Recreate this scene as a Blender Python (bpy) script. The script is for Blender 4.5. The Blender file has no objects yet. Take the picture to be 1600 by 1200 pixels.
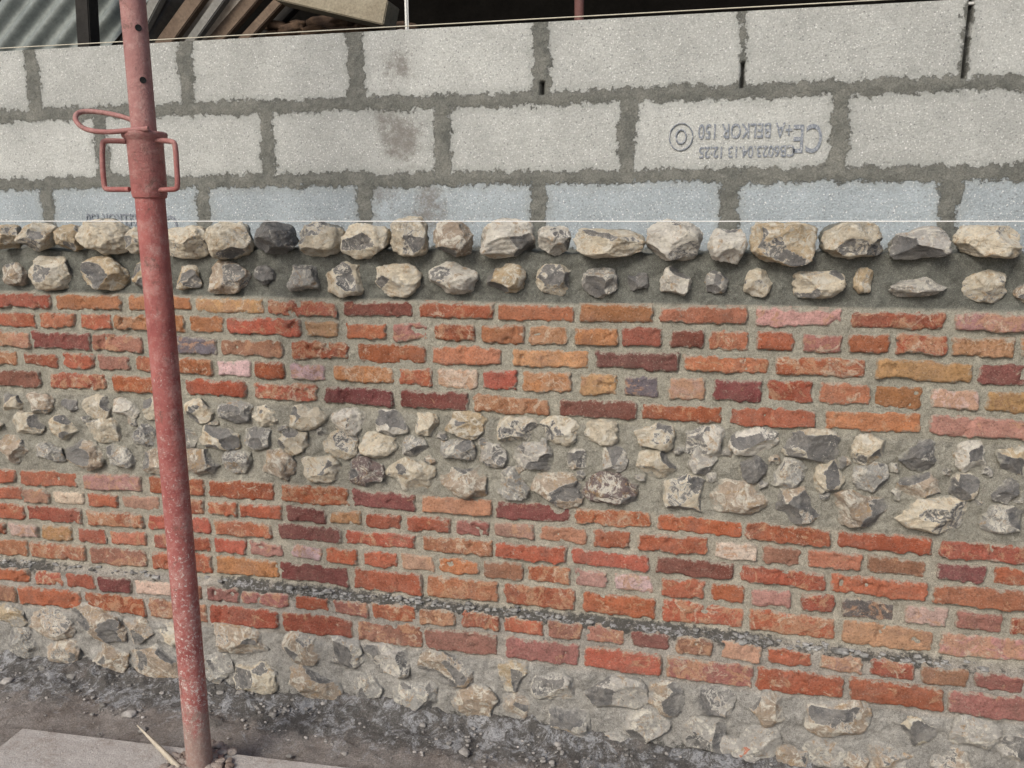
import bpy, bmesh, math, random
import numpy as np
from mathutils import Vector
random.seed(7); rng=np.random.default_rng(11)
S=bpy.context.scene
# ------------------------------------------------------------------ camera
CAMZ=1.37; D=1.95; PSI=math.radians(12.6); PIT=math.radians(11.5); FPX=1250.0
cam=bpy.data.cameras.new("camera"); camo=bpy.data.objects.new("camera",cam); S.collection.objects.link(camo)
camo.location=(0,-D,CAMZ); camo.rotation_euler=(math.pi/2-PIT,0,PSI)
cam.sensor_width=36; cam.lens=FPX/1600*36; cam.clip_end=400; cam.clip_start=0.02
S.camera=camo
sp,cp,sy,cy=math.sin(PIT),math.cos(PIT),math.sin(PSI),math.cos(PSI)
FW=np.array([-sy*cp,cy*cp,-sp]); RT=np.array([cy,sy,0]); UP=np.array([-sy*sp,cy*sp,cp])
# survey measurements (taken off the photograph) -> metres on the wall plane / ground plane
def ray(px,py): return FW*FPX+RT*(px-800)-UP*(py-600)
def W(px,py,yp=0.0):
    d=ray(px,py); t=(D+yp)/d[1]; return d[0]*t, CAMZ+d[2]*t
def G(px,py,z=0.0):
    d=ray(px,py); t=(z-CAMZ)/d[2]; return d[0]*t, -D+d[1]*t
def line(pts,yp=0.0):
    a=np.array([W(x,y,yp) for x,y in pts]); return a[:,0],a[:,1]
XL,XR=-3.2,1.9
# ------------------------------------------------------------------ noise
def _h(i,j,k):
    n=(i*374761393+j*668265263+k*1274126177)&0xffffffff
    n=((n^(n>>13))*1274126177)&0xffffffff
    n=(n^(n>>16))&0xffffffff
    return n/4294967295.0
def vn(p):
    p=np.asarray(p,dtype=float); f0=np.floor(p); f=p-f0; i=f0.astype(np.int64); u=f*f*(3-2*f)
    r=0
    for a in (0,1):
        for b in (0,1):
            for c in (0,1):
                w=(u[:,0] if a else 1-u[:,0])*(u[:,1] if b else 1-u[:,1])*(u[:,2] if c else 1-u[:,2])
                r=r+w*_h(i[:,0]+a,i[:,1]+b,i[:,2]+c)
    return r-0.5
def fbm(p,o=3):
    r=0;a=1.0
    for k in range(o):
        r=r+a*vn(p*(2.03**k)+k*17.3); a*=0.5
    return r
def P3(a,b,s,off=0.0):
    return np.stack([a*s,b*s,np.full_like(a,off+0.37)],1)
# ------------------------------------------------------------------ mesh helpers
def make_mesh(name,V,F,mat,parent=None,attrs=None,smooth=True):
    V=np.asarray(V,dtype=np.float32); F=np.asarray(F,dtype=np.int32); k=F.shape[1]; M=len(F)
    me=bpy.data.meshes.new(name)
    me.vertices.add(len(V)); me.vertices.foreach_set('co',V.ravel())
    me.loops.add(M*k); me.loops.foreach_set('vertex_index',F.ravel())
    me.polygons.add(M); me.polygons.foreach_set('loop_start',np.arange(M,dtype=np.int32)*k)
    me.update(calc_edges=True)
    if smooth: me.polygons.foreach_set('use_smooth',np.ones(M,dtype=bool))
    for n,a in (attrs or {}).items():
        a=np.asarray(a,dtype=np.float32)
        if a.ndim==2:
            if a.shape[1]==3: a=np.concatenate([a,np.ones((len(a),1),np.float32)],1)
            me.attributes.new(n,'FLOAT_COLOR','POINT').data.foreach_set('color',a.ravel())
        else: me.attributes.new(n,'FLOAT','POINT').data.foreach_set('value',a)
    me.materials.append(mat)
    o=bpy.data.objects.new(name,me); S.collection.objects.link(o)
    if parent: o.parent=parent
    return o
def empty(name):
    o=bpy.data.objects.new(name,None); S.collection.objects.link(o); return o
def gridF(nx,nz,off=0):
    i=np.arange(nx-1)[:,None]; j=np.arange(nz-1)[None,:]
    a=(i*nz+j+off).ravel(); return np.stack([a,a+nz,a+nz+1,a+1],1)
class Acc:
    def __init__(s): s.V=[];s.F=[];s.A={};s.n=0
    def add(s,V,F,**at):
        s.V.append(V); s.F.append(F+s.n); s.n+=len(V)
        for k,v in at.items(): s.A.setdefault(k,[]).append(v)
    def out(s,name,mat,parent=None,smooth=True):
        return make_mesh(name,np.concatenate(s.V),np.concatenate(s.F),mat,parent,{k:np.concatenate(v) for k,v in s.A.items()},smooth)
def box(name,c,size,mat,parent=None,rot=(0,0,0),bev=0.004):
    bm=bmesh.new(); bmesh.ops.create_cube(bm,size=1)
    for v in bm.verts: v.co=Vector((v.co.x*size[0],v.co.y*size[1],v.co.z*size[2]))
    if bev: bmesh.ops.bevel(bm,geom=bm.edges[:],offset=bev,segments=2,affect='EDGES')
    me=bpy.data.meshes.new(name); bm.to_mesh(me); bm.free(); me.materials.append(mat)
    o=bpy.data.objects.new(name,me); S.collection.objects.link(o); o.location=c; o.rotation_euler=rot
    if parent: o.parent=parent
    return o
def lathe(name,prof,mat,c,parent=None,seg=40):
    V=[];F=[]
    for r,z in prof:
        for s in range(seg):
            a=2*math.pi*s/seg; V.append((c[0]+r*math.cos(a),c[1]+r*math.sin(a),z))
    for i in range(len(prof)-1):
        for s in range(seg):
            t=(s+1)%seg; F.append((i*seg+s,i*seg+t,(i+1)*seg+t,(i+1)*seg+s))
    o=make_mesh(name,V,F,mat,parent)
    m=o.modifiers.new("e",'EDGE_SPLIT'); m.split_angle=math.radians(40)
    return o
def rod(name,pts,r,mat,parent=None,cyc=False,smooth=True):
    cu=bpy.data.curves.new(name,'CURVE'); cu.dimensions='3D'; cu.bevel_depth=r; cu.bevel_resolution=4; cu.use_fill_caps=True
    sp_=cu.splines.new('NURBS' if smooth else 'POLY'); sp_.points.add(len(pts)-1)
    for p,q in zip(sp_.points,pts): p.co=(*q,1)
    if smooth: sp_.order_u=3; sp_.use_endpoint_u=not cyc
    sp_.use_cyclic_u=cyc
    cu.materials.append(mat)
    o=bpy.data.objects.new(name,cu); S.collection.objects.link(o)
    if parent: o.parent=parent
    return o
# ------------------------------------------------------------------ material helpers
class M:
    def __init__(s,name,rough=0.9,spec=0.3):
        s.m=bpy.data.materials.new(name); s.m.use_nodes=True; s.nt=s.m.node_tree
        s.b=s.nt.nodes['Principled BSDF']; s.b.inputs['Roughness'].default_value=rough
        s.b.inputs['Specular IOR Level'].default_value=spec
        s.tc=s.nt.nodes.new('ShaderNodeTexCoord').outputs['Object']
    def lk(s,a,b): s.nt.links.new(a,b)
    def setv(s,inp,v):
        if isinstance(v,bpy.types.NodeSocket): s.lk(v,inp)
        elif isinstance(v,(tuple,list)) and len(v)==3 and inp.type=='RGBA': inp.default_value=(*v,1)
        else: inp.default_value=v
    def noise(s,scale,detail=4,rough=0.6,dist=0.0,vec=None):
        n=s.nt.nodes.new('ShaderNodeTexNoise'); s.lk(vec or s.tc,n.inputs['Vector'])
        n.inputs['Scale'].default_value=scale; n.inputs['Detail'].default_value=detail; n.inputs['Roughness'].default_value=rough
        n.inputs['Distortion'].default_value=dist; return n.outputs['Fac']
    def vor(s,scale,feature='F1'):
        n=s.nt.nodes.new('ShaderNodeTexVoronoi'); n.feature=feature; s.lk(s.tc,n.inputs['Vector']); n.inputs['Scale'].default_value=scale
        return n.outputs['Distance'],n.outputs['Color'] if feature=='F1' else None
    def ramp(s,v,a,b,lo=0.0,hi=1.0):
        n=s.nt.nodes.new('ShaderNodeMapRange'); s.setv(n.inputs[0],v); s.setv(n.inputs[1],a); s.setv(n.inputs[2],b)
        n.inputs[3].default_value=lo; n.inputs[4].default_value=hi; n.clamp=True; return n.outputs[0]
    def mth(s,op,a,b=0.0):
        n=s.nt.nodes.new('ShaderNodeMath'); n.operation=op; s.setv(n.inputs[0],a); s.setv(n.inputs[1],b); return n.outputs[0]
    def mix(s,f,a,b,mode='MIX'):
        n=s.nt.nodes.new('ShaderNodeMix'); n.data_type='RGBA'; n.blend_type=mode
        s.setv(n.inputs[0],f); s.setv(n.inputs[6],a); s.setv(n.inputs[7],b); return n.outputs[2]
    def attr(s,name,col=True):
        n=s.nt.nodes.new('ShaderNodeAttribute'); n.attribute_name=name; return n.outputs['Color'] if col else n.outputs['Fac']
    def bright(s,c,f):
        n=s.nt.nodes.new('ShaderNodeVectorMath'); n.operation='SCALE'; s.lk(c,n.inputs[0]); s.setv(n.inputs[3],f); return n.outputs[0]
    def bump(s,h,dist,strength=1.0,prev=None):
        n=s.nt.nodes.new('ShaderNodeBump'); n.inputs['Distance'].default_value=dist; n.inputs['Strength'].default_value=strength
        s.lk(h,n.inputs['Height'])
        if prev: s.lk(prev,n.inputs['Normal'])
        return n.outputs['Normal']
    def fin(s,col,normal=None,rough=None):
        s.setv(s.b.inputs['Base Color'],col)
        if normal: s.lk(normal,s.b.inputs['Normal'])
        if rough is not None: s.setv(s.b.inputs['Roughness'],rough)
        return s.m
def mat_mortar():
    m=M("mortar",0.95,0.15); c=m.attr('col'); dr=m.attr('dirt',False)
    c=m.bright(c,m.ramp(m.noise(18,8,0.75),0.32,0.68,0.68,1.28))
    c=m.bright(c,m.ramp(m.noise(130,4,0.8),0.3,0.7,0.75,1.22))
    c=m.bright(c,m.ramp(m.noise(420,3,0.75),0.3,0.7,0.6,1.38))
    d,_=m.vor(300); c=m.mix(m.ramp(d,0.24,0.1,0,0.65),c,(0.66,0.62,0.55))
    d,_=m.vor(170); c=m.mix(m.ramp(d,0.22,0.08,0,0.7),c,(0.13,0.115,0.09))
    t=m.mth('ADD',dr,m.ramp(m.noise(30,8,0.8),0.3,0.7,-0.62,0.55))
    c=m.mix(m.ramp(t,0.35,0.62,0,0.9),c,(0.085,0.083,0.076))
    t=m.mth('ADD',dr,m.ramp(m.noise(75,8,0.8,0.5),0.35,0.7,-1.3,0.25))
    c=m.mix(m.ramp(t,0.30,0.6,0,0.8),c,(0.52,0.52,0.53))
    n=m.bump(m.noise(50,7,0.78),0.015); n=m.bump(m.noise(350,3,0.78),0.0045,1,n)
    return m.fin(c,n)
def mat_brick():
    m=M("fired_brick",0.92,0.2); c=m.attr('col'); w=m.attr('wear',False); e=m.attr('edge',False)
    c=m.bright(c,m.ramp(m.noise(26,8,0.75),0.32,0.68,0.66,1.24))
    t=m.mth('ADD',m.noise(22,9,0.72,1.0),m.mth('MULTIPLY',w,0.17))
    c=m.mix(m.ramp(t,0.62,0.68,0,0.72),c,(0.52,0.30,0.18))
    t=m.mth('ADD',m.noise(31,9,0.75,1.0),m.mth('MULTIPLY',w,0.11))
    c=m.mix(m.ramp(t,0.645,0.69,0,0.7),c,(0.62,0.50,0.38))
    c=m.mix(m.ramp(m.noise(14,9,0.8),0.54,0.66,0,0.5),c,(0.19,0.08,0.06))
    c=m.mix(m.ramp(m.noise(7,6,0.7),0.4,0.7,0.0,0.18),c,(0.46,0.37,0.31))
    t2=m.mth('ADD',m.noise(62,8,0.8),m.ramp(e,-0.001,0.008,0.24,0.0))
    c=m.mix(m.ramp(t2,0.60,0.70,0,0.85),c,(0.44,0.405,0.335))
    c=m.mix(m.ramp(m.noise(270,3,0.8),0.58,0.68,0,0.5),c,(0.60,0.48,0.39))
    c=m.bright(c,m.ramp(m.noise(200,4,0.8),0.32,0.5,0.5,1.0))
    n=m.bump(m.noise(60,8,0.77),0.013,0.9); n=m.bump(m.noise(300,3,0.78),0.0035,1,n)
    return m.fin(c,n)
def mat_flint():
    m=M("flint",0.6,0.5); c=m.attr('col'); k=m.attr('core',False); dp=m.attr('dep',False)
    c=m.bright(c,m.ramp(m.noise(40,7,0.76,0.8),0.3,0.7,0.68,1.26))
    c=m.mix(m.ramp(m.noise(28,9,0.78,1.5),0.535,0.59,0,0.7),c,(0.47,0.31,0.16))
    c=m.mix(m.ramp(m.noise(24,9,0.78,1.5),0.51,0.56,0,0.85),c,(0.76,0.72,0.62))
    kk=m.mth('ADD',k,m.ramp(m.noise(38,8,0.75,1.8),0.3,0.7,-0.55,0.55))
    dk=m.mix(m.ramp(m.noise(22,7,0.75,1.0),0.35,0.65),(0.065,0.07,0.082),(0.29,0.275,0.255))
    c=m.mix(m.ramp(kk,0.36,0.45,0,0.8),c,(0.76,0.73,0.66))
    c=m.mix(m.ramp(kk,0.50,0.55,0,0.92),c,dk)
    c=m.mix(m.ramp(m.noise(150,6,0.8),0.58,0.66,0,0.65),c,(0.13,0.10,0.07))
    c=m.mix(m.ramp(m.noise(190,6,0.8),0.58,0.66,0,0.5),c,(0.74,0.70,0.62))
    s=m.mth('ADD',m.mth('MULTIPLY',dp,32.0),m.ramp(m.noise(34,8,0.78),0.3,0.7,-0.5,0.5))
    sc=m.bright(m.attr('mcol'),m.ramp(m.noise(200,4,0.8),0.3,0.7,0.65,1.35))
    sf=m.ramp(s,-0.24,0.06,0,0.95); c=m.mix(sf,c,sc)
    n=m.bump(m.noise(30,8,0.75,0.8),0.028,0.9); n=m.bump(m.noise(150,5,0.8),0.006,1,n)
    return m.fin(c,n,m.mth('MAXIMUM',sf,m.ramp(kk,0.5,0.6,0.85,0.3)))
def mat_block():
    m=M("concrete_block",0.95,0.15); e=m.attr('edge',False); st=m.attr('stain',False); tint=m.attr('col')
    c=m.bright(tint,m.ramp(m.noise(7,8,0.7),0.3,0.7,0.84,1.12))
    c=m.bright(c,m.ramp(m.noise(280,3,0.8),0.3,0.7,0.74,1.26))
    d,_=m.vor(140); c=m.mix(m.ramp(d,0.27,0.08,0,0.8),c,(0.88,0.88,0.85))
    d,_=m.vor(85); c=m.mix(m.ramp(d,0.22,0.07,0,0.8),c,(0.22,0.225,0.225))
    d,_=m.vor(48); c=m.mix(m.ramp(d,0.12,0.05,0,0.8),c,(0.92,0.92,0.90))
    s=m.mth('ADD',st,m.ramp(m.noise(36,9,0.85),0.32,0.68,-0.7,0.6))
    c=m.mix(m.ramp(s,0.3,1.0,0,0.8),c,(0.20,0.185,0.165))
    t=m.mth('ADD',e,m.ramp(m.noise(42,8,0.75),0.25,0.75,-0.018,0.018))
    f=m.ramp(t,0.0160,0.0190,1,0)
    mo=m.mix(m.ramp(m.noise(20,7,0.75),0.35,0.65),(0.155,0.16,0.145),(0.275,0.275,0.245))
    mo=m.bright(mo,m.ramp(m.noise(330,3,0.75),0.3,0.7,0.65,1.35))
    halo=m.ramp(t,0.018,0.042,0.42,0); c=m.mix(halo,c,(0.30,0.31,0.29))
    c=m.mix(f,c,mo)
    g=m.attr('gap',False); c=m.mix(g,c,(0.01,0.01,0.01))
    n=m.bump(m.noise(220,5,0.82),0.006,1.0); n=m.bump(m.mth('MULTIPLY',f,m.noise(60,6,0.75)),0.008,1,n)
    return m.fin(c,n)
def mat_simple(name,a,b,sc=20,rough=0.9,bd=0.003,spec=0.3,metal=0,vec=None):
    m=M(name,rough,spec); c=m.mix(m.ramp(m.noise(sc,6,0.7),0.35,0.65),a,b)
    c=m.bright(c,m.ramp(m.noise(sc*12,3,0.7),0.3,0.7,0.8,1.2))
    m.b.inputs['Metallic'].default_value=metal
    return m.fin(c,m.bump(m.noise(sc*4,5,0.7),bd))
def mat_prop():
    m=M("faded_red_paint",0.6,0.45); z=m.nt.nodes.new('ShaderNodeSeparateXYZ'); m.lk(m.tc,z.inputs[0]); z=z.outputs[2]
    c=m.mix(m.ramp(m.noise(9,8,0.78),0.35,0.65),(0.23,0.052,0.048),(0.37,0.12,0.105))
    c=m.mix(m.ramp(z,1.4,1.6,0,0.65),c,(0.34,0.19,0.175))
    c=m.mix(m.ramp(m.noise(24,9,0.85),0.49,0.62,0,0.6),c,(0.46,0.29,0.26))
    c=m.mix(m.ramp(m.noise(20,9,0.88,1.0),0.55,0.63,0,0.85),c,(0.12,0.065,0.05))
    w=m.mth('ADD',m.noise(110,7,0.88),m.ramp(z,1.2,0.0,0.0,0.11))
    c=m.mix(m.ramp(w,0.61,0.66,0,0.9),c,(0.60,0.56,0.52))
    w=m.mth('ADD',m.noise(30,7,0.8),m.ramp(z,0.30,0.03,0,0.42)); c=m.mix(m.ramp(w,0.6,0.75,0,0.8),c,(0.27,0.20,0.17))
    return m.fin(c,m.bump(m.noise(80,7,0.8),0.004),m.ramp(m.noise(50,4),0.3,0.7,0.4,0.75))
def mat_ground():
    m=M("soil",0.97,0.15); d=m.attr('damp',False)
    c=m.mix(m.ramp(m.noise(4.5,9,0.75),0.35,0.65),(0.22,0.19,0.17),(0.40,0.37,0.345))
    c=m.mix(m.ramp(m.noise(16,9,0.8),0.5,0.66,0,0.7),c,(0.15,0.122,0.10))
    dd=m.mth('ADD',d,m.ramp(m.noise(9,9,0.82),0.3,0.7,-0.6,0.5))
    c=m.mix(m.ramp(dd,0.35,0.75,0,0.85),c,(0.11,0.106,0.10))
    w=m.mth('ADD',m.mth('MULTIPLY',d,0.10),m.noise(20,10,0.85,0.5)); c=m.mix(m.ramp(w,0.585,0.66,0,0.8),c,(0.47,0.475,0.49))
    c=m.bright(c,m.ramp(m.noise(240,3,0.8),0.3,0.7,0.6,1.4))
    v,_=m.vor(120); c=m.mix(m.ramp(v,0.2,0.08,0,0.6),c,(0.45,0.44,0.43))
    n=m.bump(m.noise(35,8,0.8),0.018); n=m.bump(m.noise(220,4,0.8),0.005,1,n)
    return m.fin(c,n)
def mat_ink():
    m=M("printing_ink",0.9,0.1)
    c=m.mix(m.ramp(m.noise(170,5,0.8),0.49,0.62),(0.15,0.17,0.20),(0.47,0.48,0.48))
    return m.fin(c)
MORT,BRICK,FLINT,BLOCK=mat_mortar(),mat_brick(),mat_flint(),mat_block()
PROP,SOIL,INK=mat_prop(),mat_ground(),mat_ink()
# ================================================================== FACE WALL
wall=empty("brick_and_flint_wall")
PL=-0.028   # plinth plane (below the ledge)
gx=[0,400,840,1080,1380,1600]
def tl(ys,xs=gx): return list(zip(xs,ys))
ux=[0,300,530,770,1025,1250,1600]
U=[tl(y,ux) for y in ([457,465,471,475,479,483,491],[487,494,502,508,513,519,528],[516,527,536,544,551,558,569],
   [548,560,570,579,587,595,611],[577,592,603,617,630,638,655],[609,625,638,653,666,676,696])]
Lw=[tl(y) for y in ([733,752,787,806,835,853],[760,787,820,839,870,890],[786,815,851,873,904,925],[815,845,882,906,940,964],
   [842,873,915,940,976,1000],[872,906,955,979,1018,1042])]
Lp=[tl(y) for y in ([885,923,967,994,1031,1058],[912,950,999,1028,1064,1092],[944,986,1038,1068,1108,1134])]
topline=tl([392,392,394,396,398,400]); LEDGE=tl([871,906,954,979,1017,1042])
def zl(l,x,yp=0.0): a,b=line(l,yp); return np.interp(x,a,b)
# --- mortar sheet
step=0.0055
xs=np.arange(XL,XR+step,step)
ztop_mean=float(np.mean(line(topline)[1])); zs=np.arange(-0.08,ztop_mean+0.14,step)
X,Z=np.meshgrid(xs,zs,indexing='ij'); x=X.ravel(); z=Z.ravel()
zt=zl(topline,x)+0.012*fbm(P3(x,x*0,12,3),3)
z_u0=zl(tl([455,463,468,473,477,480,488],ux),x); z_u5=zl(U[5],x); z_l0=zl(Lw[0],x); z_led=zl(LEDGE,x); z_b=zl(Lp[2],x,PL)
n1=fbm(P3(x,z,16),4); n2=fbm(P3(x,z,60,5),3)
def band(z,a,b,s=0.006):
    return np.clip((a-z)/s+0.5,0,1)*np.clip((z-b)/s+0.5,0,1)
jit=z+0.006*fbm(P3(x,z,40,8),3)
fl_top=band(jit,z_u0+9,z_u0); fl_mid=band(jit,z_u5,z_l0,0.01); fl_bot=band(jit,z_b,z_b-9,0.01)
zj=z+0.010*fbm(P3(x,z,35,12),3)
pl=np.clip((z_led-0.002-zj)/0.022+0.5,0,1); pl=pl*pl*(3-2*pl)
flz=np.maximum(np.maximum(fl_top*1.3,fl_mid),fl_bot*1.2)
amp=0.0036+0.008*flz
y=0.0007+amp*n1+(0.0026+0.003*flz)*n2 + PL*pl
led=np.exp(-((z-(z_led-0.006))/0.010)**2)
y-=led*(0.003+0.010*fbm(P3(x,z,45,30),3))
y+=fl_top*0.012
back=z>zt
y=np.where(back,y+(z-zt)*1.0,y); zz=np.where(back,zt+0.01*n2,z)
col=np.zeros((len(x),3))+np.array([0.47,0.435,0.36])
def blend(c,w,k): return c*(1-w[:,None])+np.array(k)*w[:,None]
col=blend(col,pl,(0.45,0.415,0.37))
MC_MID=(0.385,0.37,0.315); MC_BOT=(0.42,0.405,0.375); MC_TOP=(0.205,0.21,0.185)
col=blend(col,fl_mid,MC_MID); col=blend(col,fl_bot,MC_BOT)
col=blend(col,fl_top,MC_TOP)
upper=band(jit,z_u0,z_u5); col=blend(col,upper*0.55,(0.41,0.40,0.33))
pat=np.clip(0.75+1.6*fbm(P3(x,z*0,5,60),3),0.25,1.1)
dirt=np.clip(np.exp(-((z-(z_led-0.008))/0.015)**2)*0.95*pat+0.34*np.exp(-((z-(z_led-0.03))/0.035)**2)*pat,0,1)
gr=np.exp(-np.clip(z,0,9)/0.035)*0.8
dirt=np.maximum(dirt,gr)
make_mesh("mortar",np.stack([x,y,zz],1),gridF(len(xs),len(zs)),MORT,wall,{'col':col,'dirt':dirt})
# --- bricks
TON={'r':(0.43,0.125,0.070),'o':(0.48,0.195,0.10),'d':(0.23,0.08,0.066),'p':(0.68,0.52,0.45),'k':(0.20,0.19,0.185),'y':(0.52,0.28,0.15),'m':(0.36,0.165,0.12),'P':(0.55,0.31,0.245)}
ba=Acc()
def brick(q,yp,tone,wear):
    x0,x1,zt0,zt1,zb0,zb1=q; L=x1-x0; H=(zt0-zb0+zt1-zb1)/2
    m_=0.004; nx=max(8,int((L+2*m_)/0.0036)); nz=max(7,int((H+2*m_)/0.0036))
    a=np.linspace(-m_,L+m_,nx); b=np.linspace(-m_,H+m_,nz); A,B=np.meshgrid(a,b,indexing='ij'); A=A.ravel();B=B.ravel()
    s=rng.random()*100
    hx,hz=L/2,H/2; rc=random.uniform(0.003,0.012)
    dx=np.abs(A-hx)-hx+rc; dz=np.abs(B-hz)-hz+rc
    e=-(np.hypot(np.maximum(dx,0),np.maximum(dz,0))+np.minimum(np.maximum(dx,dz),0)-rc)
    wx=x0+A
    e=e+0.007*fbm(P3(A,B,80,s),3)+0.007*fbm(P3(A,B,20,s+9),3)-0.0002
    r=random.uniform(0.005,0.010); t=np.clip((e+0.0015)/r,0,1); t=np.sqrt(1-(1-t)**2)
    dep=random.uniform(0.004,0.010)
    front=dep+random.uniform(-.003,.003)*(A/L-.5)*2+random.uniform(-.002,.002)*(B/H-.5)*2+0.0045*fbm(P3(A,B,30,s+4),4)
    ch=np.clip(fbm(P3(A,B,36,s+30),3)-0.28,0,1)*0.028
    yv=0.010-(0.010+front-ch)*t
    u=np.clip(A/L,-.1,1.1); v=B/H
    top=zt0*(1-u)+zt1*u; bot=zb0*(1-u)+zb1*u
    z=bot+(top-bot)*v
    c=np.array(TON[tone])*random.uniform(0.78,1.15)*np.array([1,random.uniform(0.90,1.14),random.uniform(0.88,1.18)])
    cc=np.tile(c,(len(A),1))
    ba.add(np.stack([wx,yp+yv,z],1),gridF(nx,nz),col=cc,wear=np.full(len(A),wear),edge=e)
def wchoice(s):
    ks=list(s.keys()); return random.choices(ks,[s[k] for k in ks])[0]
def row(top,bot,spans,yp,weights,over=(),gap=9,alt=False):
    a,b=line(top,yp); a2,b2=line(bot,yp)
    def z_at(x): return float(np.interp(x,a,b)), float(np.interp(x,a2,b2))
    f=lambda pts,x: np.interp(x,[p[0] for p in pts],[p[1] for p in pts])
    rects=[]
    for s0,s1 in spans:
        ym0=(f(top,s0)+f(bot,s0))/2; ym1=(f(top,s1)+f(bot,s1))/2
        rects.append((W(s0,ym0,yp)[0],W(s1,ym1,yp)[0],(s0+s1)/2,s1-s0))
    LX=rects[0][0]; RX=rects[-1][1]; g=0.012
    k=0
    xx=LX-g
    while xx>XL+0.02:
        L=0.19 if (not alt or k%2) else 0.095
        L=min(L*random.uniform(.95,1.05),xx-XL); rects.append((xx-L,xx,-99,0)); xx-=L+g; k+=1
    xx=RX+g
    while xx<XR-0.02:
        L=0.19 if (not alt or k%2) else 0.095
        L=min(L*random.uniform(.95,1.05),XR-xx); rects.append((xx,xx+L,-99,0)); xx+=L+g; k+=1
    for x0,x1,cx,wpx in rects:
        tone=wchoice(weights)
        for ox,ot in over:
            if abs(ox-cx)<22: tone=ot
        t0,b0=z_at(x0); t1,b1=z_at(x1); gm=gap/700.0
        j=lambda: random.uniform(-.0025,.0025)
        brick((x0+j(),x1+j(),t0+j(),t1+j(),b0+gm+j(),b1+gm+j()),yp,tone,random.random()**1.1 if tone!='d' else 0.0)
wu={'r':.52,'o':.28,'d':.06,'y':.06,'m':.08}; wl={'r':.66,'o':.10,'d':.07,'P':.04,'y':.02,'m':.11}
rowsU=[
 ([(-90,82),(88,190),(200,300),(305,412),(418,527),(536,645),(655,772),(780,898),(907,1022),(1030,1170),(1180,1315),(1325,1478),(1488,1620)],[(840,'o'),(1247,'P'),(1550,'P'),(965,'o'),(713,'r'),(30,'m'),(139,'o'),(1100,'o'),(250,'o'),(1400,'r')]),
 ([(-40,57),(63,120),(127,173),(180,290),(297,350),(357,470),(478,532),(540,605),(613,668),(678,743),(752,820),(828,888),(897,965),(973,1035),(1045,1100),(1108,1168),(1183,1240),(1252,1315),(1325,1390),(1402,1478),(1487,1585),(1595,1680)],[(786,'o'),(858,'y'),(505,'y'),(1138,'o'),(1283,'m'),(1536,'y'),(1640,'o')]),
 ([(-50,48),(53,142),(150,225),(265,340),(345,443),(456,548),(558,665),(675,785),(800,920),(932,1060),(1068,1203),(1213,1355),(1368,1520),(1530,1690)],[(97,'d'),(187,'m'),(302,'k'),(394,'m'),(730,'o'),(860,'y'),(996,'d'),(1135,'o'),(1284,'r'),(1444,'y'),(1610,'d'),(502,'r'),(611,'r')]),
 ([(-30,30),(38,92),(98,148),(155,205),(213,270),(275,333),(340,392),(399,445),(456,512),(521,615),(622,675),(683,745),(753,808),(815,893),(905,965),(973,1030),(1045,1103),(1112,1190),(1200,1268),(1278,1358),(1367,1440),(1450,1527),(1537,1640)],[(366,'p'),(484,'p'),(714,'p'),(1001,'k'),(1074,'P'),(1488,'p'),(1588,'y'),(854,'o'),(935,'y'),(180,'m'),(1318,'o')]),
 ([(-60,65),(78,168),(178,270),(290,388),(398,497),(507,615),(628,732),(740,860),(872,995),(1003,1130),(1140,1278),(1288,1438),(1450,1610)],[(680,'d'),(933,'d'),(1066,'r'),(1363,'o'),(339,'r'),(1530,'P'),(1209,'r'),(800,'o')])]
for i,(sp_,ov) in enumerate(rowsU): row(U[i],U[i+1],sp_,0,wu,ov,alt=i in(1,3))
rowsL=[
 ([(-60,28),(32,122),(130,222),(235,320),(325,430),(438,545),(553,650),(660,770),(776,892),(898,1020),(1025,1160),(1165,1300),(1307,1457),(1465,1620)],[(1382,'r'),(1232,'r'),(1540,'r'),(491,'r')]),
 ([(-20,35),(40,80),(86,133),(140,187),(193,252),(262,320),(325,370),(375,440),(450,510),(516,565),(572,628),(635,705),(713,765),(772,835),(842,918),(928,985),(997,1105),(1117,1180),(1190,1252),(1262,1347),(1357,1447),(1460,1540),(1550,1620)],[(60,'P'),(110,'p'),(222,'P'),(540,'y'),(803,'P'),(880,'y'),(1148,'p'),(1221,'m'),(1402,'m')]),
 ([(-60,40),(45,130),(138,225),(232,330),(337,425),(434,535),(541,652),(660,768),(775,885),(893,1015),(1025,1147),(1155,1290),(1298,1447),(1460,1620)],[(484,'d'),(596,'r'),(1222,'r')]),
 ([(-50,12),(17,62),(67,115),(122,165),(172,230),(240,290),(297,332),(338,385),(393,445),(452,505),(512,560),(568,622),(628,680),(688,750),(757,818),(826,890),(897,950),(958,1020),(1033,1100),(1110,1162),(1173,1238),(1250,1307),(1315,1395),(1410,1482),(1492,1565),(1575,1640)],[(40,'p'),(91,'y'),(478,'p'),(989,'p'),(1136,'r'),(1206,'P'),(1355,'k'),(654,'P'),(1528,'m')]),
 ([(-60,45),(50,135),(142,230),(240,333),(340,435),(440,545),(552,660),(668,780),(787,900),(910,1025),(1035,1165),(1172,1305),(1315,1457),(1465,1620)],[(1540,'P'),(843,'r'),(1238,'r')])]
rowsL[3][1].append((1445,'p'))
for i,(sp_,ov) in enumerate(rowsL): row(Lw[i],Lw[i+1],sp_,0,wl,ov,alt=i in(1,3),gap=8)
wp={'r':.4,'m':.4,'P':.12,'o':.03,'d':.05}
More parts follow.
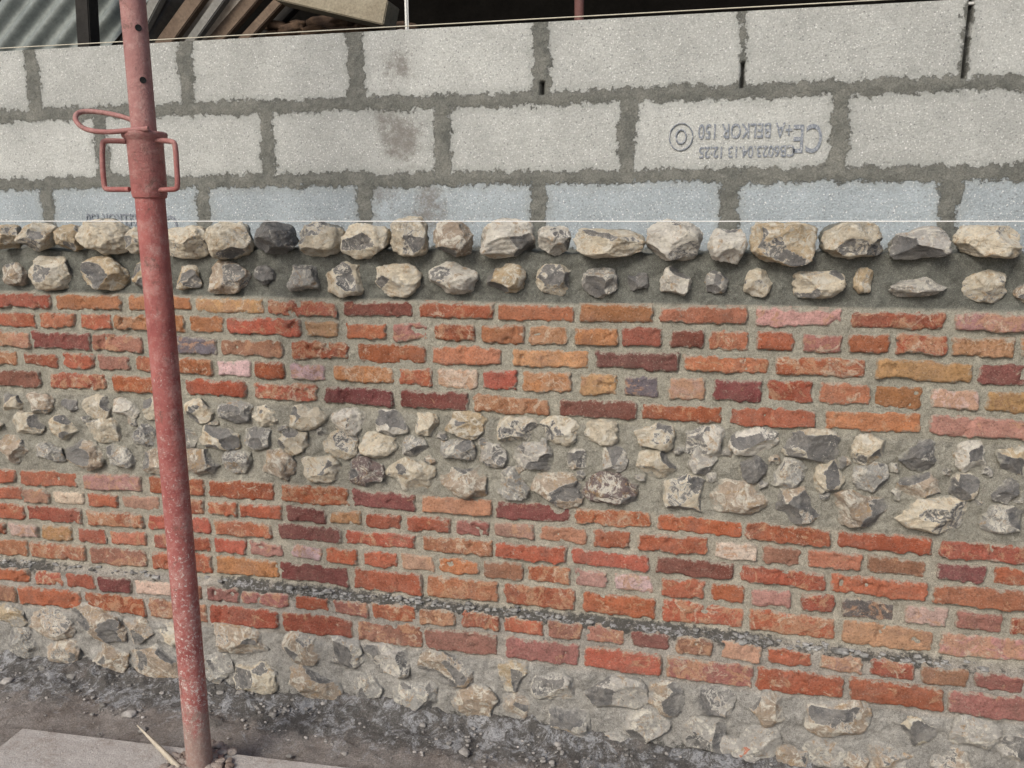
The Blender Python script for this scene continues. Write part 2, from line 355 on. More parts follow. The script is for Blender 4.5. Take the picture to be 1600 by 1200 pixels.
rowsP=[
 ([(-40,50),(55,97),(103,150),(155,205),(212,270),(277,318),(325,375),(378,452),(462,515),(520,575),(580,650),(655,712),(722,780),(787,850),(857,908),(915,978),(985,1047),(1055,1115),(1125,1190),(1200,1270),(1280,1348),(1358,1428),(1437,1512),(1522,1600)],[(126,'r'),(241,'p'),(548,'m'),(1157,'P'),(1393,'r'),(1314,'P')]),
 ([(-60,28),(33,128),(135,228),(235,325),(330,435),(442,552),(558,660),(665,780),(790,905),(912,1035),(1042,1175),(1182,1318),(1325,1472),(1480,1640)],[(382,'r'),(497,'r'),(610,'m'),(720,'m'),(847,'m'),(973,'r'),(1108,'m'),(1250,'r'),(1400,'r'),(1560,'m'),(80,'r'),(180,'r')])]
for i,(sp_,ov) in enumerate(rowsP): row(Lp[i],Lp[i+1],sp_,PL,wp,ov,alt=i==0,gap=8)
ba.out("bricks",BRICK,wall)
# --- flints
def ico(n):
    bm=bmesh.new(); bmesh.ops.create_icosphere(bm,subdivisions=n,radius=1)
    V=np.array([v.co[:] for v in bm.verts]); F=np.array([[v.index for v in f.verts] for f in bm.faces]); bm.free(); return V,F
IC={k:ico(k) for k in (3,4,5)}
FT={'c':(0.70,0.62,0.48),'t':(0.60,0.48,0.32),'g':(0.39,0.38,0.355),'d':(0.11,0.115,0.125),'b':(0.46,0.37,0.285),'p':(0.22,0.165,0.155),'w':(0.74,0.70,0.62),'s':(0.50,0.475,0.435)}
def stone(acc,c,r,tone,lev=5,cuts=8,k=2.6,coreb=0.0,amp=0.17,plane=9.0,mc=(0.3,0.3,0.28)):
    V,F=IC[lev]; p=V.copy(); s=rng.random()*200
    p=p/((np.abs(p)**k).sum(1)**(1/k))[:,None]
    p*=(1+amp*2.1*fbm(p*1.25+s,2))[:,None]
    core=np.zeros(len(p))+coreb
    for i in range(cuts):   # shallow conchoidal scoops
        n=rng.normal(size=3)
        if rng.random()<0.65: n[1]=-abs(n[1])-0.5
        n/=np.linalg.norm(n)
        t=rng.normal(size=3)*0.35; t-=n*(t@n)
        d=rng.uniform(0.60,0.95); cv=rng.choice([0.0,0.15,0.45,0.75,0.95],p=[.35,.2,.15,.17,.13])+coreb
        tan=p-np.outer(p@n,n)-t; tgt=d+rng.uniform(0.1,0.45)*(tan**2).sum(1)
        h=p@n-tgt; mk=h>0; p[mk]-=np.outer(h[mk]*0.95,n); core[mk]=cv
    p+=p*(amp*0.65*fbm(p*2.9+s+50,3))[:,None]
    p+=p*(0.07*fbm(p*8+s,3))[:,None]
    for ax in (0,2):
        lo,hi=p[:,ax].min(),p[:,ax].max(); p[:,ax]=(p[:,ax]-(lo+hi)/2)/((hi-lo)/2)
    rot=random.uniform(-.12,.12); ca,sa=math.cos(rot),math.sin(rot)
    q=p*np.array(r); q=np.stack([q[:,0]*ca-q[:,2]*sa,q[:,1],q[:,0]*sa+q[:,2]*ca],1)
    cc=np.array(FT[tone])*random.uniform(0.88,1.10); q=q+np.array(c)
    acc.add(q,F,col=np.tile(cc,(len(p),1)),core=core,dep=np.clip(q[:,1]-plane,-1,0.1),mcol=np.tile(np.array(mc),(len(p),1)))
fa=Acc()
def flints(lst,hdef,yp,depf,emb,wts,cb=0.0,grow=1.04,pl=None,mc=MC_MID):
    for f in lst:
        x_,y_,w_=f[:3]; tone=f[3] if len(f)>3 and f[3] else wchoice(wts); h_=f[4] if len(f)>4 else min(w_*0.92,hdef(x_))*random.uniform(.93,1.05)
        cx,cz=W(x_,y_,yp-0.01); x0=W(x_-w_/2,y_,yp-0.01)[0]; x1=W(x_+w_/2,y_,yp-0.01)[0]
        z0=W(x_,y_+h_/2,yp-0.01)[1]; z1=W(x_,y_-h_/2,yp-0.01)[1]
        rx=(x1-x0)/2*grow; rz=(z1-z0)/2*grow; ry=min(max(depf*(rx+rz)/2,0.016),0.05)
        stone(fa,(cx,yp+emb*ry,cz),(rx,ry,rz),tone,5,coreb={'d':0.75,'g':0.20,'p':0.1,'s':0.14}.get(tone,cb),plane=(yp if pl is None else pl),mc=mc)
top1=[(5,370,45,'t'),(55,370,52,'c'),(105,372,46,'t'),(162,370,70,'c'),(217,375,46,'c'),(288,379,72,'c',52),(357,375,66,'c'),(427,371,64,'d',52),(500,373,64,'c'),(572,377,78,'c'),(640,370,56,'c',64),(705,373,64,'b'),(790,372,88,'w',62),(867,376,52,'w'),(952,381,110,'c',46),(1053,376,86,'w',64),(1137,386,62,'w',58),(1224,380,104,'t',68),(1333,375,98,'c',58),(1437,380,92,'s',50),(1545,377,108,'c',50)]
top2=[(20,428,38,'b'),(78,427,58,'c'),(162,427,70,'t'),(230,430,50,'t'),(290,433,40,'t'),(357,433,64,'b'),(412,430,34,'d'),(473,434,50,'g'),(541,437,60,'c'),(622,438,68,'c'),(707,437,78,'w'),(790,438,62,'t'),(864,438,52,'c'),(938,441,60,'g'),(997,440,34,'d'),(1056,441,50,'w'),(1120,441,38,'g'),(1185,442,48,'c'),(1278,443,84,'c'),(1350,440,30,'t',42),(1435,448,88,'s',34),(1540,448,68,'c'),(1602,458,32,'b')]
wt={'c':.5,'t':.3,'g':.05,'w':.15}
flints(top1,lambda x:58,0.0,0.95,0.0,wt,-0.2,1.04,0.022,MC_TOP)
flints(top2,lambda x:52,0.010,0.8,0.12,wt,-0.12,1.06,0.018,MC_TOP)
A_=[(15,630,36),(60,632,42,'b'),(106,634,30,'d',20),(150,636,40,'c'),(193,640,40,'w'),(240,640,42),(308,642,45,'c'),(363,645,54,'g'),(412,650,36,'c'),(480,655,56),(545,660,66,'w'),(610,663,50,'w'),(663,663,40),(727,665,66,'t'),(808,673,65,'c'),(875,675,62,'c'),(940,675,58,'c'),(1022,683,65,'c'),(1100,690,65,'w'),(1178,690,76,'w'),(1268,697,88,'c'),(1362,705,65,'c'),(1437,713,62,'d'),(1518,715,56,'w'),(1585,722,55,'t')]
B_=[(40,663,46,'c'),(98,670,46,'c'),(160,673,52,'c'),(225,680,42,'g'),(285,690,42,'g'),(342,687,56,'c'),(398,687,42,'g'),(455,692,50,'c'),(530,695,60,'c'),(590,697,56,'c'),(645,697,42,'g'),(715,702,56,'g'),(770,712,46,'s'),(835,715,66,'s'),(900,718,36,'w'),(957,718,46,'s'),(1025,725,64,'c'),(1100,722,52,'s'),(1178,735,42,'d',46),(1232,742,56,'g'),(1297,748,50,'c',55),(1362,750,58,'g'),(1437,762,70,'b'),(1505,762,50,'c'),(1572,770,46,'d')]
C_=[(22,703,44,'b'),(75,708,46,'g'),(128,712,60,'b'),(185,716,46,'g'),(245,722,50,'b'),(310,725,56,'b'),(368,722,42,'g'),(430,728,62,'b'),(500,731,60,'c'),(568,738,62,'p'),(640,743,76,'c'),(725,750,76,'b'),(798,757,56,'g'),(872,765,82,'b'),(957,767,92,'p',56),(1068,772,70,'c',62),(1155,778,90,'b'),(1245,790,76,'b'),(1345,796,100,'b',60),(1460,803,122,'c',60),(1570,815,76,'g')]
wm={'c':.35,'b':.2,'g':.25,'t':.1,'s':.1}
hd=lambda x: 39+14*x/1600
flints(A_,hd,0,0.72,0.24,wm,0.08,1.08,0.002); flints(B_,hd,0,0.72,0.24,wm,0.08,1.08,0.002); flints(C_,lambda x:47+16*x/1600,0,0.66,0.24,wm,0.06,1.07,0.001)
sm=[(30,645,18),(130,655,18),(205,660,18),(330,663,18),(265,665,20),(440,672,18),(500,675,18),(690,683,22),(755,690,20),(850,695,20),(1060,705,24),(1135,708,24),(1210,718,20),(1320,725,24),(1400,735,22),(1480,738,22),(1545,740,22),(670,722,22),(560,712,20),(810,735,20),(905,745,22),(1000,748,22),(1110,748,22),(1290,775,20),(1190,758,22),(1400,775,24),(1530,785,26),(1595,780,24)]
flints(sm,lambda x:16+6*x/1600,0,0.8,0.35,{'b':.3,'g':.4,'s':.3},0.1)
Bt=[(12,962,46,'t'),(75,970,78,'b'),(150,976,86,'b'),(213,984,48,'b'),(262,992,44,'c'),(30,1005,56,'g'),(95,1020,54,'b'),(170,1030,62,'b'),(240,1036,74,'b'),(370,1002,88,'b'),(335,1045,56,'g'),(470,1010,64,'b'),(540,1022,56,'g'),(605,1032,84,'s'),(702,1044,96,'b'),(800,1056,46,'t',56),(865,1075,74,'s'),(962,1086,100,'s'),(400,1062,78,'c'),(492,1072,88,'b'),(570,1078,54,'g'),(650,1092,76,'g'),(742,1100,76,'b'),(806,1104,46,'b'),(1040,1092,64,'b'),(1115,1100,70,'s'),(1200,1108,66,'b'),(1310,1124,104,'b',60),(1430,1142,66,'c'),(890,1132,70,'s'),(1010,1140,84,'s'),(1100,1152,70,'s'),(1190,1165,70,'s'),(1290,1180,80,'s'),(1390,1190,80,'b'),(1525,1150,80,'s'),(1590,1175,60,'s'),(1490,1195,70,'b'),(960,1175,60,'s')]
flints(Bt,lambda x:60,PL,0.52,0.28,{'b':.6,'s':.4},0.0,1.05,PL-0.0015,MC_BOT)
def ext(zc,w,h,yp,emb,wts,x0,x1,mc):
    xx=x0
    while xx<x1:
        ww=w*random.uniform(.75,1.3)
        stone(fa,(xx+ww/2,yp+emb*0.03,zc+random.uniform(-.006,.006)),(ww/2*0.95,0.032,h/2*random.uniform(.85,1.05)),wchoice(wts),4,plane=yp,mc=mc); xx+=ww+0.012
def extall(pts,w,h,yp,emb,wts,mc=MC_MID):
    l=W(*pts[0],yp); r=W(*pts[1],yp); ext(l[1],w,h,yp,emb,wts,XL+0.02,l[0]-0.02-w*0.5,mc); ext(r[1],w,h,yp,emb,wts,r[0],XR-0.1,mc)
extall([(-22,370),(1605,377)],0.11,0.085,0,0.0,wt,MC_TOP); extall([(-5,428),(1622,452)],0.1,0.07,0.012,0.1,wt,MC_TOP)
extall([(-8,628),(1618,722)],0.085,0.055,0,0.25,wm); extall([(10,665),(1605,768)],0.085,0.055,0,0.25,wm); extall([(-5,700),(1612,820)],0.095,0.06,0,0.25,wm)
extall([(-15,962),(1640,1150)],0.12,0.085,PL,0.35,{'b':1,'s':1},MC_BOT); extall([(-5,1005),(1630,1195)],0.11,0.08,PL,0.35,{'b':1,'s':1},MC_BOT)
ext(0.03,0.13,0.085,PL,0.35,{'b':1,'s':1},0.1,XR-0.1,MC_BOT)
fa.out("flints",FLINT,wall)
la=Acc(); lx,lz=line(LEDGE)
for i in range(2400):
    px_=rng.uniform(XL+.05,XR-.05)
    if rng.random()>np.clip(0.45+1.6*float(fbm(np.array([[px_*6,0.3,0.7]]),3)[0]),0.08,1): continue
    r_=min(rng.lognormal(-5.75,0.5),0.009)
    stone(la,(px_,-0.006-rng.random()*0.022,float(np.interp(px_,lx,lz))-0.005+rng.normal(0,0.005)),(r_*1.6,r_,r_*.75),'g',3,3,amp=0.25)
la.out("ledge_droppings",mat_simple("mortar_droppings",(0.085,0.082,0.075),(0.34,0.34,0.33),22),wall)
box("wall_core",((XL+XR)/2,0.075,ztop_mean/2-0.06),(XR-XL-0.02,0.08,ztop_mean-0.02),mat_simple("core_mortar",(0.15,0.15,0.13),(0.2,0.2,0.17)),wall)
# ================================================================== BLOCK WALL
blk=empty("concrete_block_wall"); YB=0.13
zT=W(800,37,YB)[1]; zb1=W(1000,148,YB)[1]; zb2=W(1000,276,YB)[1]; H1=zb1-zb2; zb3=zb2-H1
cp1=[W(p,y_,YB)[0] for p,y_ in ((52,130),(292,118),(556,105),(845,92),(1160,78),(1509,65))]
cp2=[W(p,y_,YB)[0] for p,y_ in ((160,235),(418,230),(692,225),(980,215),(1310,205))]
cp3=[W(p,y_,YB)[0] for p,y_ in ((74,320),(318,318),(570,318),(843,318),(1140,318),(1485,310))]
def extend(l,p=0.475):
    l=list(l)
    while l[0]>XL: l.insert(0,l[0]-p)
    while l[-1]<XR: l.append(l[-1]+p)
    return np.array(l)
courses=[(zT,zb1,extend(cp1)),(zb1,zb2,extend(cp2)),(zb2,zb3,extend(cp3)),(zb3,zb3-H1,extend(cp2))]
st=0.0045; xs=np.arange(XL,XR+st,st); zs=np.arange(zb3-H1,zT+0.001,st); zs[-1]=zT
X,Z=np.meshgrid(xs,zs,indexing='ij'); x=X.ravel(); z=Z.ravel()
edge=np.full(len(x),9.0); gap=np.zeros(len(x))
col=np.tile(np.array([0.50,0.51,0.485]),(len(x),1))
for ci,(a,b,pp) in enumerate(courses):
    mk=(z<=a+1e-6)&(z>=b-1e-6); xm=x[mk]; zm=z[mk]
    idx=np.argmin(np.abs(xm[:,None]-pp[None,:]),1); dp=np.abs(xm-pp[idx])
    wob=0.009*fbm(P3(xm,zm,14,ci*3),3)
    wid=np.where((ci==0)&(xm>-0.15),0.011,np.where(ci==0,-0.004,-0.004))
    dpw=dp+wid+wob
    du=(a-zm) if ci>0 else np.full(len(zm),9.0); dn=zm-b
    wob2=0.009*fbm(P3(xm,zm,11,ci*3+7),3)
    e=np.minimum(dpw,np.minimum(du+0.001,dn+0.001)+wob2)
    edge[mk]=e
    g=np.zeros(len(xm))
    if ci==0:
        for kx,lo,hi in ((cp1[5],b+0.012,a+1),(cp1[4],b+0.01,b+0.065),(cp1[3],b+0.006,b+0.04)):
            g=np.maximum(g,np.clip(1-np.abs(xm-kx-0.004)/0.0055,0,1)**0.5*((zm>lo)&(zm<hi)))
    gap[mk]=g
    bi=np.searchsorted(pp,xm); tv=_h(bi.astype(np.int64),np.full(len(bi),ci,dtype=np.int64),np.zeros(len(bi),dtype=np.int64))
    c=col[mk]*(0.93+0.14*tv)[:,None]
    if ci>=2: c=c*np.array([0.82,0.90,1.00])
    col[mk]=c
def gs(px,py,sx,sz):
    cx_,cz_=W(px,py,YB); return np.exp(-((x-cx_)/sx)**2-((z-cz_)/sz)**2)
stain=np.clip(0.9*gs(622,105,0.045,0.045)+1.1*gs(628,220,0.06,0.08)+0.9*gs(670,315,0.05,0.06)+0.6*gs(590,180,0.05,0.03)+0.9*gs(590,300,.06,.04)+0.55*gs(360,290,.06,.02)+0.5*gs(600,350,.4,.03),0,1.1)
jd=np.clip(1-edge/0.016,0,1)
yv=YB+0.0012*fbm(P3(x,z,60),3)-0.004*jd*(fbm(P3(x,z,50,3),3)+0.25)+0.02*gap
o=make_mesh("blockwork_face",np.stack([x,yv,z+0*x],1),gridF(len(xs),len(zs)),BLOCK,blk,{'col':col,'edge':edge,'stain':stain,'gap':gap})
cmat=mat_simple("block_concrete_back",(0.42,0.42,0.40),(0.5,0.5,0.48),8)
box("blockwork_body",((XL+XR)/2,YB+0.098,zT/2-0.003),(XR-XL,0.14,zT-0.002),cmat,blk,bev=0.003)
box("blockwork_top",((XL+XR)/2,YB+0.018,zT-0.008),(XR-XL-0.01,0.03,0.006),cmat,blk,bev=0.001)
ta=Acc()
for i in range(420):
    px_=rng.uniform(XL,XR); r_=rng.uniform(.003,.009)
    stone(ta,(px_,YB+rng.uniform(0.02,.12),zT+0.001),(r_*1.5,r_,r_*.6),'g',3,3)
ta.out("mortar_crumbs",FLINT,blk)
def text(body,px,py,size,parent,yp,sx=1.0,off=0.0):
    cu=bpy.data.curves.new("printed_text",'FONT'); cu.body=body; cu.size=size; cu.align_x='CENTER'; cu.align_y='CENTER'; cu.extrude=0.0003; cu.offset=off
    o=bpy.data.objects.new("printed_text",cu); S.collection.objects.link(o); cu.materials.append(INK)
    X_,Z_=W(px,py,yp); o.location=(X_,yp,Z_); o.rotation_euler=(math.pi/2,math.pi,0); o.scale=(sx,1,1); o.parent=parent
YT=YB-0.0022
text("CE",1262,214,0.092,blk,YT,0.62,0.0007)
text("+A BELKOR 150",1164,203,0.048,blk,YT,0.66,0.0006)
text("CB6023.04.13 12:25",1166,236,0.037,blk,YT,0.74,0.0005)
X_,Z_=W(1064,214,YB)
rod("printed_ring",[(X_+0.028*math.cos(a),YT,Z_+0.032*math.sin(a)) for a in np.linspace(0,2*math.pi,24,endpoint=False)],0.0014,INK,blk,True)
rod("printed_ring_inner",[(X_+0.012*math.cos(a),YT,Z_+0.016*math.sin(a)) for a in np.linspace(0,2*math.pi,24,endpoint=False)],0.002,INK,blk,True)
text("CE",262,353,0.092,blk,YT,0.62,0.0007); text("+A BELKOR 150",185,342,0.048,blk,YT,0.66,0.0006)
# ================================================================== LINES
SL=mat_simple("string",(0.8,0.8,0.78),(0.7,0.7,0.68),50,0.8,0.0)
rod("builders_line",[(XL,-0.05,CAMZ+0.001),(0,-0.05,CAMZ-0.001),(XR,-0.05,CAMZ+0.0005)],0.0011,SL)
rod("builders_line",[(XL,YB-0.004,zT+0.008),(0,YB-0.004,zT+0.006),(XR,YB-0.004,zT+0.008)],0.0013,mat_simple("old_string",(0.55,0.52,0.42),(0.45,0.42,0.34),50,0.8,0.0))
# ================================================================== GROUND
def nonu(a,b,st,far):
    core=np.arange(a,b+st,st); k=np.array([0.03,0.07,0.15,0.3,0.6,1.2,2.5,5,10,20,40,80])
    k=k[k<=far]; return np.concatenate([(a-k)[::-1],core,core[-1]+k])
gxs=nonu(-2.7,1.2,0.008,80); gys=nonu(-0.85,0.02,0.008,80)
X,Y=np.meshgrid(gxs,gys,indexing='ij'); x=X.ravel(); y=Y.ravel()
near=np.exp(-np.clip(np.abs(y+0.3)-1.0,0,9))*np.exp(-np.clip(np.abs(x+0.7)-3,0,9))
dist=np.clip(-0.04-y,0,9)
g1=fbm(P3(x,y,7),4); g2=fbm(P3(x,y,32,4),4); g3=fbm(P3(x,y,90,7),3)
rou=0.25+0.75*np.exp(-((dist-0.04)/0.13)**2)
zz=near*(0.016*g1+0.009*g2*rou+0.008*g3*rou)-0.006+np.exp(-dist/0.05)*(0.022+0.05*np.clip(g1+0.1*1,0,1)+0.02*np.abs(g2))*near*(np.clip((x+2.6)/0.6,0,1))
cr=np.clip(fbm(P3(x,y,16,14),4)-0.08,0,1); heap=np.exp(-((dist-0.05)/0.12)**2); zz+=near*heap*0.05*cr
zz=np.where((y>0.05)|(y<-1.2),np.minimum(zz,-0.012),zz)
damp=np.clip(np.exp(-((dist-0.04)/0.12)**2)*0.95+0.25*np.clip(g1*2,0,1),0,1)
make_mesh("ground",np.stack([x,y,zz],1),gridF(len(gxs),len(gys)),SOIL,None,{'damp':damp})
ra=Acc()
for i in range(900):
    px_=rng.uniform(-2.6,1.2); d_=abs(rng.normal(0,0.11)) if i%6 else rng.uniform(0,0.8); r_=min(rng.lognormal(-6.0,0.5),0.013)
    if i%50==0: r_=rng.uniform(.008,.016)
    stone(ra,(px_,-0.045-d_,0.0+r_*0.1+0.016*math.exp(-d_/0.06)),(r_*1.4,r_,r_*.8),'g',3,4)
ra.out("rubble",mat_simple("rubble_grey",(0.12,0.115,0.105),(0.36,0.34,0.32),12))
bx,by=G(1160,1185,0.01)
q=Acc(); stone(q,(bx,by,0.035),(0.024,0.02,0.016),'b',4,9,5.0); o=q.out("brick_fragment",mat_simple("brick_bit",(0.28,0.11,0.075),(0.38,0.19,0.13),30))
# ================================================================== SCAFFOLD BOARD
zB=0.038; cA=G(35,1136,zB); cB=G(560,1199,zB)
WD=M("weathered_board",0.9,0.2); mp=WD.nt.nodes.new('ShaderNodeMapping'); mp.inputs['Scale'].default_value=(1,5,5); WD.lk(WD.tc,mp.inputs[0]); vv=mp.outputs[0]
c=WD.mix(WD.ramp(WD.noise(5,9,0.75,0.4,vv),0.3,0.7),(0.34,0.315,0.295),(0.45,0.43,0.41)); c=WD.mix(WD.ramp(WD.noise(12,9,0.85),0.50,0.66,0,0.8),c,(0.23,0.195,0.165)); c=WD.bright(c,WD.ramp(WD.noise(260,3,0.8),0.3,0.7,0.7,1.3))
c=WD.mix(WD.ramp(WD.noise(45,8,0.85),0.56,0.66,0,0.7),c,(0.50,0.48,0.46))
WOOD=WD.fin(c,WD.bump(WD.noise(40,7,0.8),0.007))
ang=math.atan2(cB[1]-cA[1],cB[0]-cA[0])
L_=2.6; bc=(cA[0]+math.cos(ang)*L_/2+math.sin(ang)*0.1125, cA[1]+math.sin(ang)*L_/2-math.cos(ang)*0.1125)
box("scaffold_board",(bc[0],bc[1],zB/2+0.0),(L_,0.225,zB),WOOD,None,(0,0,ang),0.006)
s0=G(214,1133,zB+0.03); s1=G(282,1202,zB+0.006)
V=[]
for t,wd in ((0,0.001),(0.35,0.005),(1,0.009)):
    cx_=s0[0]*(1-t)+s1[0]*t; cy_=s0[1]*(1-t)+s1[1]*t; cz_=(zB+0.03)*(1-t)+(zB+0.007)*t
    V+=[(cx_-wd,cy_-wd*.6,cz_),(cx_,cy_,cz_+wd),(cx_+wd,cy_+wd*.6,cz_),(cx_,cy_,cz_-wd*.6)]
F=[(i*4+j,i*4+(j+1)%4,(i+1)*4+(j+1)%4,(i+1)*4+j) for i in range(2) for j in range(4)]
make_mesh("wooden_splinter",V,F,mat_simple("pale_wood",(0.5,0.45,0.36),(0.4,0.35,0.28),60),None,None,False)
# ================================================================== STEEL PROP
DARK=mat_simple("hole_shade_black",(0.01,0.01,0.01),(0.02,0.02,0.02))  # black disc colour standing in for the shade inside the pin holes
def prop(name,x,y,z0,zc0,zc1,ztop,full=True):
    e=empty(name)
    lathe("outer_tube",[(0.0,z0+0.006),(0.0305,z0+0.006),(0.0305,z0+0.4),(0.0300,zc0-.3),(0.0305,zc0)],PROP,(x,y),e)
    lathe("collar",[(0.030,zc0-0.006),(0.034,zc0-0.004),(0.036,zc0+0.004),(0.0365,zc1-0.02),(0.039,zc1-0.016),(0.045,zc1-0.010),(0.046,zc1-0.003),(0.044,zc1),(0.0255,zc1+0.001)],PROP,(x,y),e)
    lathe("inner_tube",[(0.0252,zc1-0.05),(0.0252,ztop)],PROP,(x,y),e)
    box("base_plate",(x,y,z0+0.003),(0.10,0.10,0.006),PROP,e,(0,0,0.25),0.001)
    box("head_plate",(x,y,ztop+0.003),(0.14,0.14,0.006),PROP,e,(0,0,0.1),0.001)
    return e
fx,fy=G(312,1192,zB+0.006); py_=fy
def PP(px,py,dy=0.0):
    a,b=W(px,py,py_+dy); return (a,py_+dy,b)
zc1=PP(217,207)[2]; zc0=PP(226,306)[2]
pr=prop("steel_prop",fx,fy,zB,zc0,zc1,zc1+1.0)
rod("handle_left",[PP(198,221,-.02),PP(180,220,-.02),PP(163,220,-.02),PP(160,224,-.02),PP(160,258,-.02),PP(163,292,-.02),PP(166,296,-.02),PP(184,296,-.02),PP(202,296,-.02)],0.0055,PROP,pr)
rod("handle_right",[PP(240,219,-.01),PP(258,220,-.01),PP(270,221,-.01),PP(274,226,-.01),PP(276,258,-.01),PP(278,290,-.01),PP(275,296,-.01),PP(262,296,-.01),PP(244,298,-.01)],0.0055,PROP,pr)
rod("locking_pin",[PP(232,201,-.035),PP(205,203,-.04),PP(170,207,-.05),PP(135,204,-.05),PP(117,190,-.04),PP(119,176,-.02),PP(140,173,0.0),PP(175,178,.005),PP(205,186,.0),PP(232,200,.01)],0.0052,PROP,pr)
da=Acc()
for i in range(120):
    an=rng.uniform(0,6.283); rr=rng.uniform(.03,.085); r_=rng.uniform(.003,.010)
    stone(da,(fx+rr*math.cos(an),fy+rr*math.sin(an),zB+0.006),(r_*1.4,r_*1.2,r_*.8),'b',3,3)
da.out("base_muck",mat_simple("muck",(0.16,0.12,0.10),(0.32,0.28,0.25),30),pr)
vd=Vector((camo.location.x-fx,camo.location.y-fy,0)).normalized()
for hx_,hy_ in ((209,42),(220,124),(195,-40)):
    zc=PP(hx_,hy_,-.025)[2]; me=bpy.data.meshes.new("pin_hole"); bm=bmesh.new()
    bmesh.ops.create_cone(bm,cap_ends=True,segments=20,radius1=0.0066,radius2=0.0066,depth=0.003); bm.to_mesh(me); bm.free(); me.materials.append(DARK)
    dv=Vector((vd.x,vd.y,0)); dv.rotate(__import__('mathutils').Euler((0,0,0.25)))
    o=bpy.data.objects.new("pin_hole",me); S.collection.objects.link(o); o.location=(fx+dv.x*0.0245,fy+dv.y*0.0245,zc); o.rotation_euler=dv.to_track_quat('Z','Y').to_euler(); o.parent=pr
# ================================================================== BARN BEHIND
barn=empty("barn")
DK=mat_simple("shade_black_boarding",(0.012,0.011,0.010),(0.022,0.02,0.018),6)  # near-black: the barn's interior shade is put into the boarding colour
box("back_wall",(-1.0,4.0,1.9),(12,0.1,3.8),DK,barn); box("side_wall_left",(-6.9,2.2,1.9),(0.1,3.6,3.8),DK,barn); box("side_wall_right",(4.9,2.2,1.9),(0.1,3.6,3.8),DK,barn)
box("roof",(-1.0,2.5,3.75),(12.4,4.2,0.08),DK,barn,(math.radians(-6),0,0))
TIM=mat_simple("old_timber",(0.09,0.063,0.045),(0.15,0.11,0.08),9,0.9,0.003); TG=mat_simple("grey_timber",(0.14,0.138,0.125),(0.20,0.195,0.18),9)
MET=mat_simple("galvanised_sheet",(0.12,0.14,0.135),(0.19,0.21,0.20),5,0.6,0.0005,0.4)
def beam(name,p0,p1,yp,w,d,mat,parent):
    a=W(p0[0],p0[1],yp); b=W(p1[0],p1[1],yp); L=math.hypot(b[0]-a[0],b[1]-a[1]); an=math.atan2(b[1]-a[1],b[0]-a[0])
    return box(name,((a[0]+b[0])/2,yp,(a[1]+b[1])/2),(L,d,w),mat,parent,(0,-an,0),0.003)
def corr(name,p0,p1,yp,width,mat):
    a=np.array(W(*p0,yp)); b=np.array(W(*p1,yp)); d=(b-a); L=np.linalg.norm(d); d/=L; nrm=np.array([d[1],-d[0]])
    nu=64; V=[]
    for i in range(nu):
        t=i/(nu-1); off=nrm*width*t; ry=0.012*math.cos(t*width/0.076*2*math.pi)
        for q_ in (a-d*0.3,b+d*0.5): V.append((q_[0]+off[0],yp+ry,q_[1]+off[1]))
    F=[(2*i,2*i+2,2*i+3,2*i+1) for i in range(nu-1)]
    return make_mesh(name,V,F,mat,None)
cs=empty("corrugated_sheet_stack")
o=corr("sheet",(-60,75),(20,-30),0.62,0.42,MET); o.parent=cs
o=corr("sheet_rear",(175,75),(235,-30),0.75,0.34,mat_simple("rusted_sheet",(0.13,0.105,0.08),(0.19,0.175,0.155),5,0.6,0.0005)); o.parent=cs
tb=empty("timber_stack")
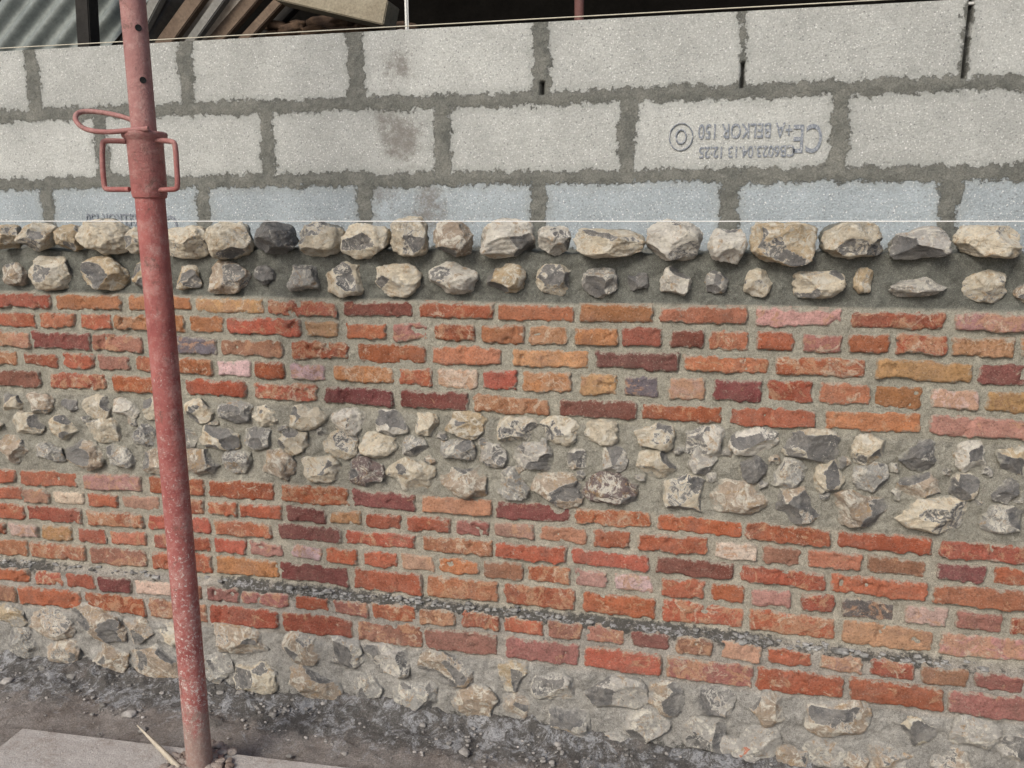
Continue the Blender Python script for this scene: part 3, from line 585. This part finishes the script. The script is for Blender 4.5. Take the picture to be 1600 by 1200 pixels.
for i,(a,b,yy,w,m_) in enumerate((((205,80),(262,-30),0.55,0.035,TG),((250,80),(330,-30),0.58,0.05,TIM),((290,80),(365,-25),0.56,0.03,TG),((325,80),(420,-30),0.6,0.045,TIM),((372,75),(450,-10),0.57,0.03,TIM),((395,75),(470,0),0.63,0.03,DK))):
    beam("board_%d"%i,a,b,yy,w,0.03,m_,tb)
beam("dark_gap_strip",(140,90),(132,-60),0.5,0.05,0.05,DK,tb)  # near-black strip added to stand for the dark gap beside the sheets
beam("purlin",(440,-14),(612,26),0.5,0.07,0.10,mat_simple("sawn_timber",(0.21,0.18,0.13),(0.28,0.25,0.185),12),tb)
ha=Acc()
for i in range(260):
    px_=rng.uniform(430,640); X_,Z_=W(px_,rng.uniform(38,70)-abs(px_-530)*-0.08,0.7); r_=rng.uniform(.012,.03)
    stone(ha,(X_,0.7+rng.uniform(-.1,.1),Z_),(r_*2,r_,r_*.7),'p',3,5)
ha.out("spoil_heap",mat_simple("brown_litter",(0.05,0.032,0.022),(0.11,0.07,0.045),40))
a=W(636,60,0.45); b=W(634,-60,0.45)
box("profile_post",((a[0]+b[0])/2,0.45,(a[1]+b[1])/2-0.2),(0.011,0.011,b[1]-a[1]+0.4),mat_simple("white_post",(0.6,0.6,0.58),(0.7,0.7,0.66)))
X_,Z_=W(905,10,2.6); prop("steel_prop",X_,2.6,0.0,1.4,1.55,3.3)
# ================================================================== LIGHT
wd=bpy.data.worlds.new("World"); S.world=wd; wd.use_nodes=True; nt=wd.node_tree
sk=nt.nodes.new('ShaderNodeTexSky'); sk.sky_type='NISHITA'; sk.sun_disc=False
el,az=math.radians(38),math.radians(203)
sk.sun_elevation=el; sk.sun_rotation=az; sk.air_density=1.0; sk.dust_density=3.0; sk.ozone_density=1.0
nt.links.new(sk.outputs[0],nt.nodes['Background'].inputs[0]); nt.nodes['Background'].inputs[1].default_value=0.15
sl=bpy.data.lights.new("sun",'SUN'); sl.energy=3.0; sl.angle=math.radians(25); sl.color=(1,0.95,0.865)
so=bpy.data.objects.new("sun",sl); S.collection.objects.link(so)
dv=Vector((math.sin(az)*math.cos(el),math.cos(az)*math.cos(el),math.sin(el))); so.rotation_euler=dv.to_track_quat('Z','Y').to_euler()
S.view_settings.view_transform='Standard'; S.view_settings.look='None'; S.view_settings.exposure=0
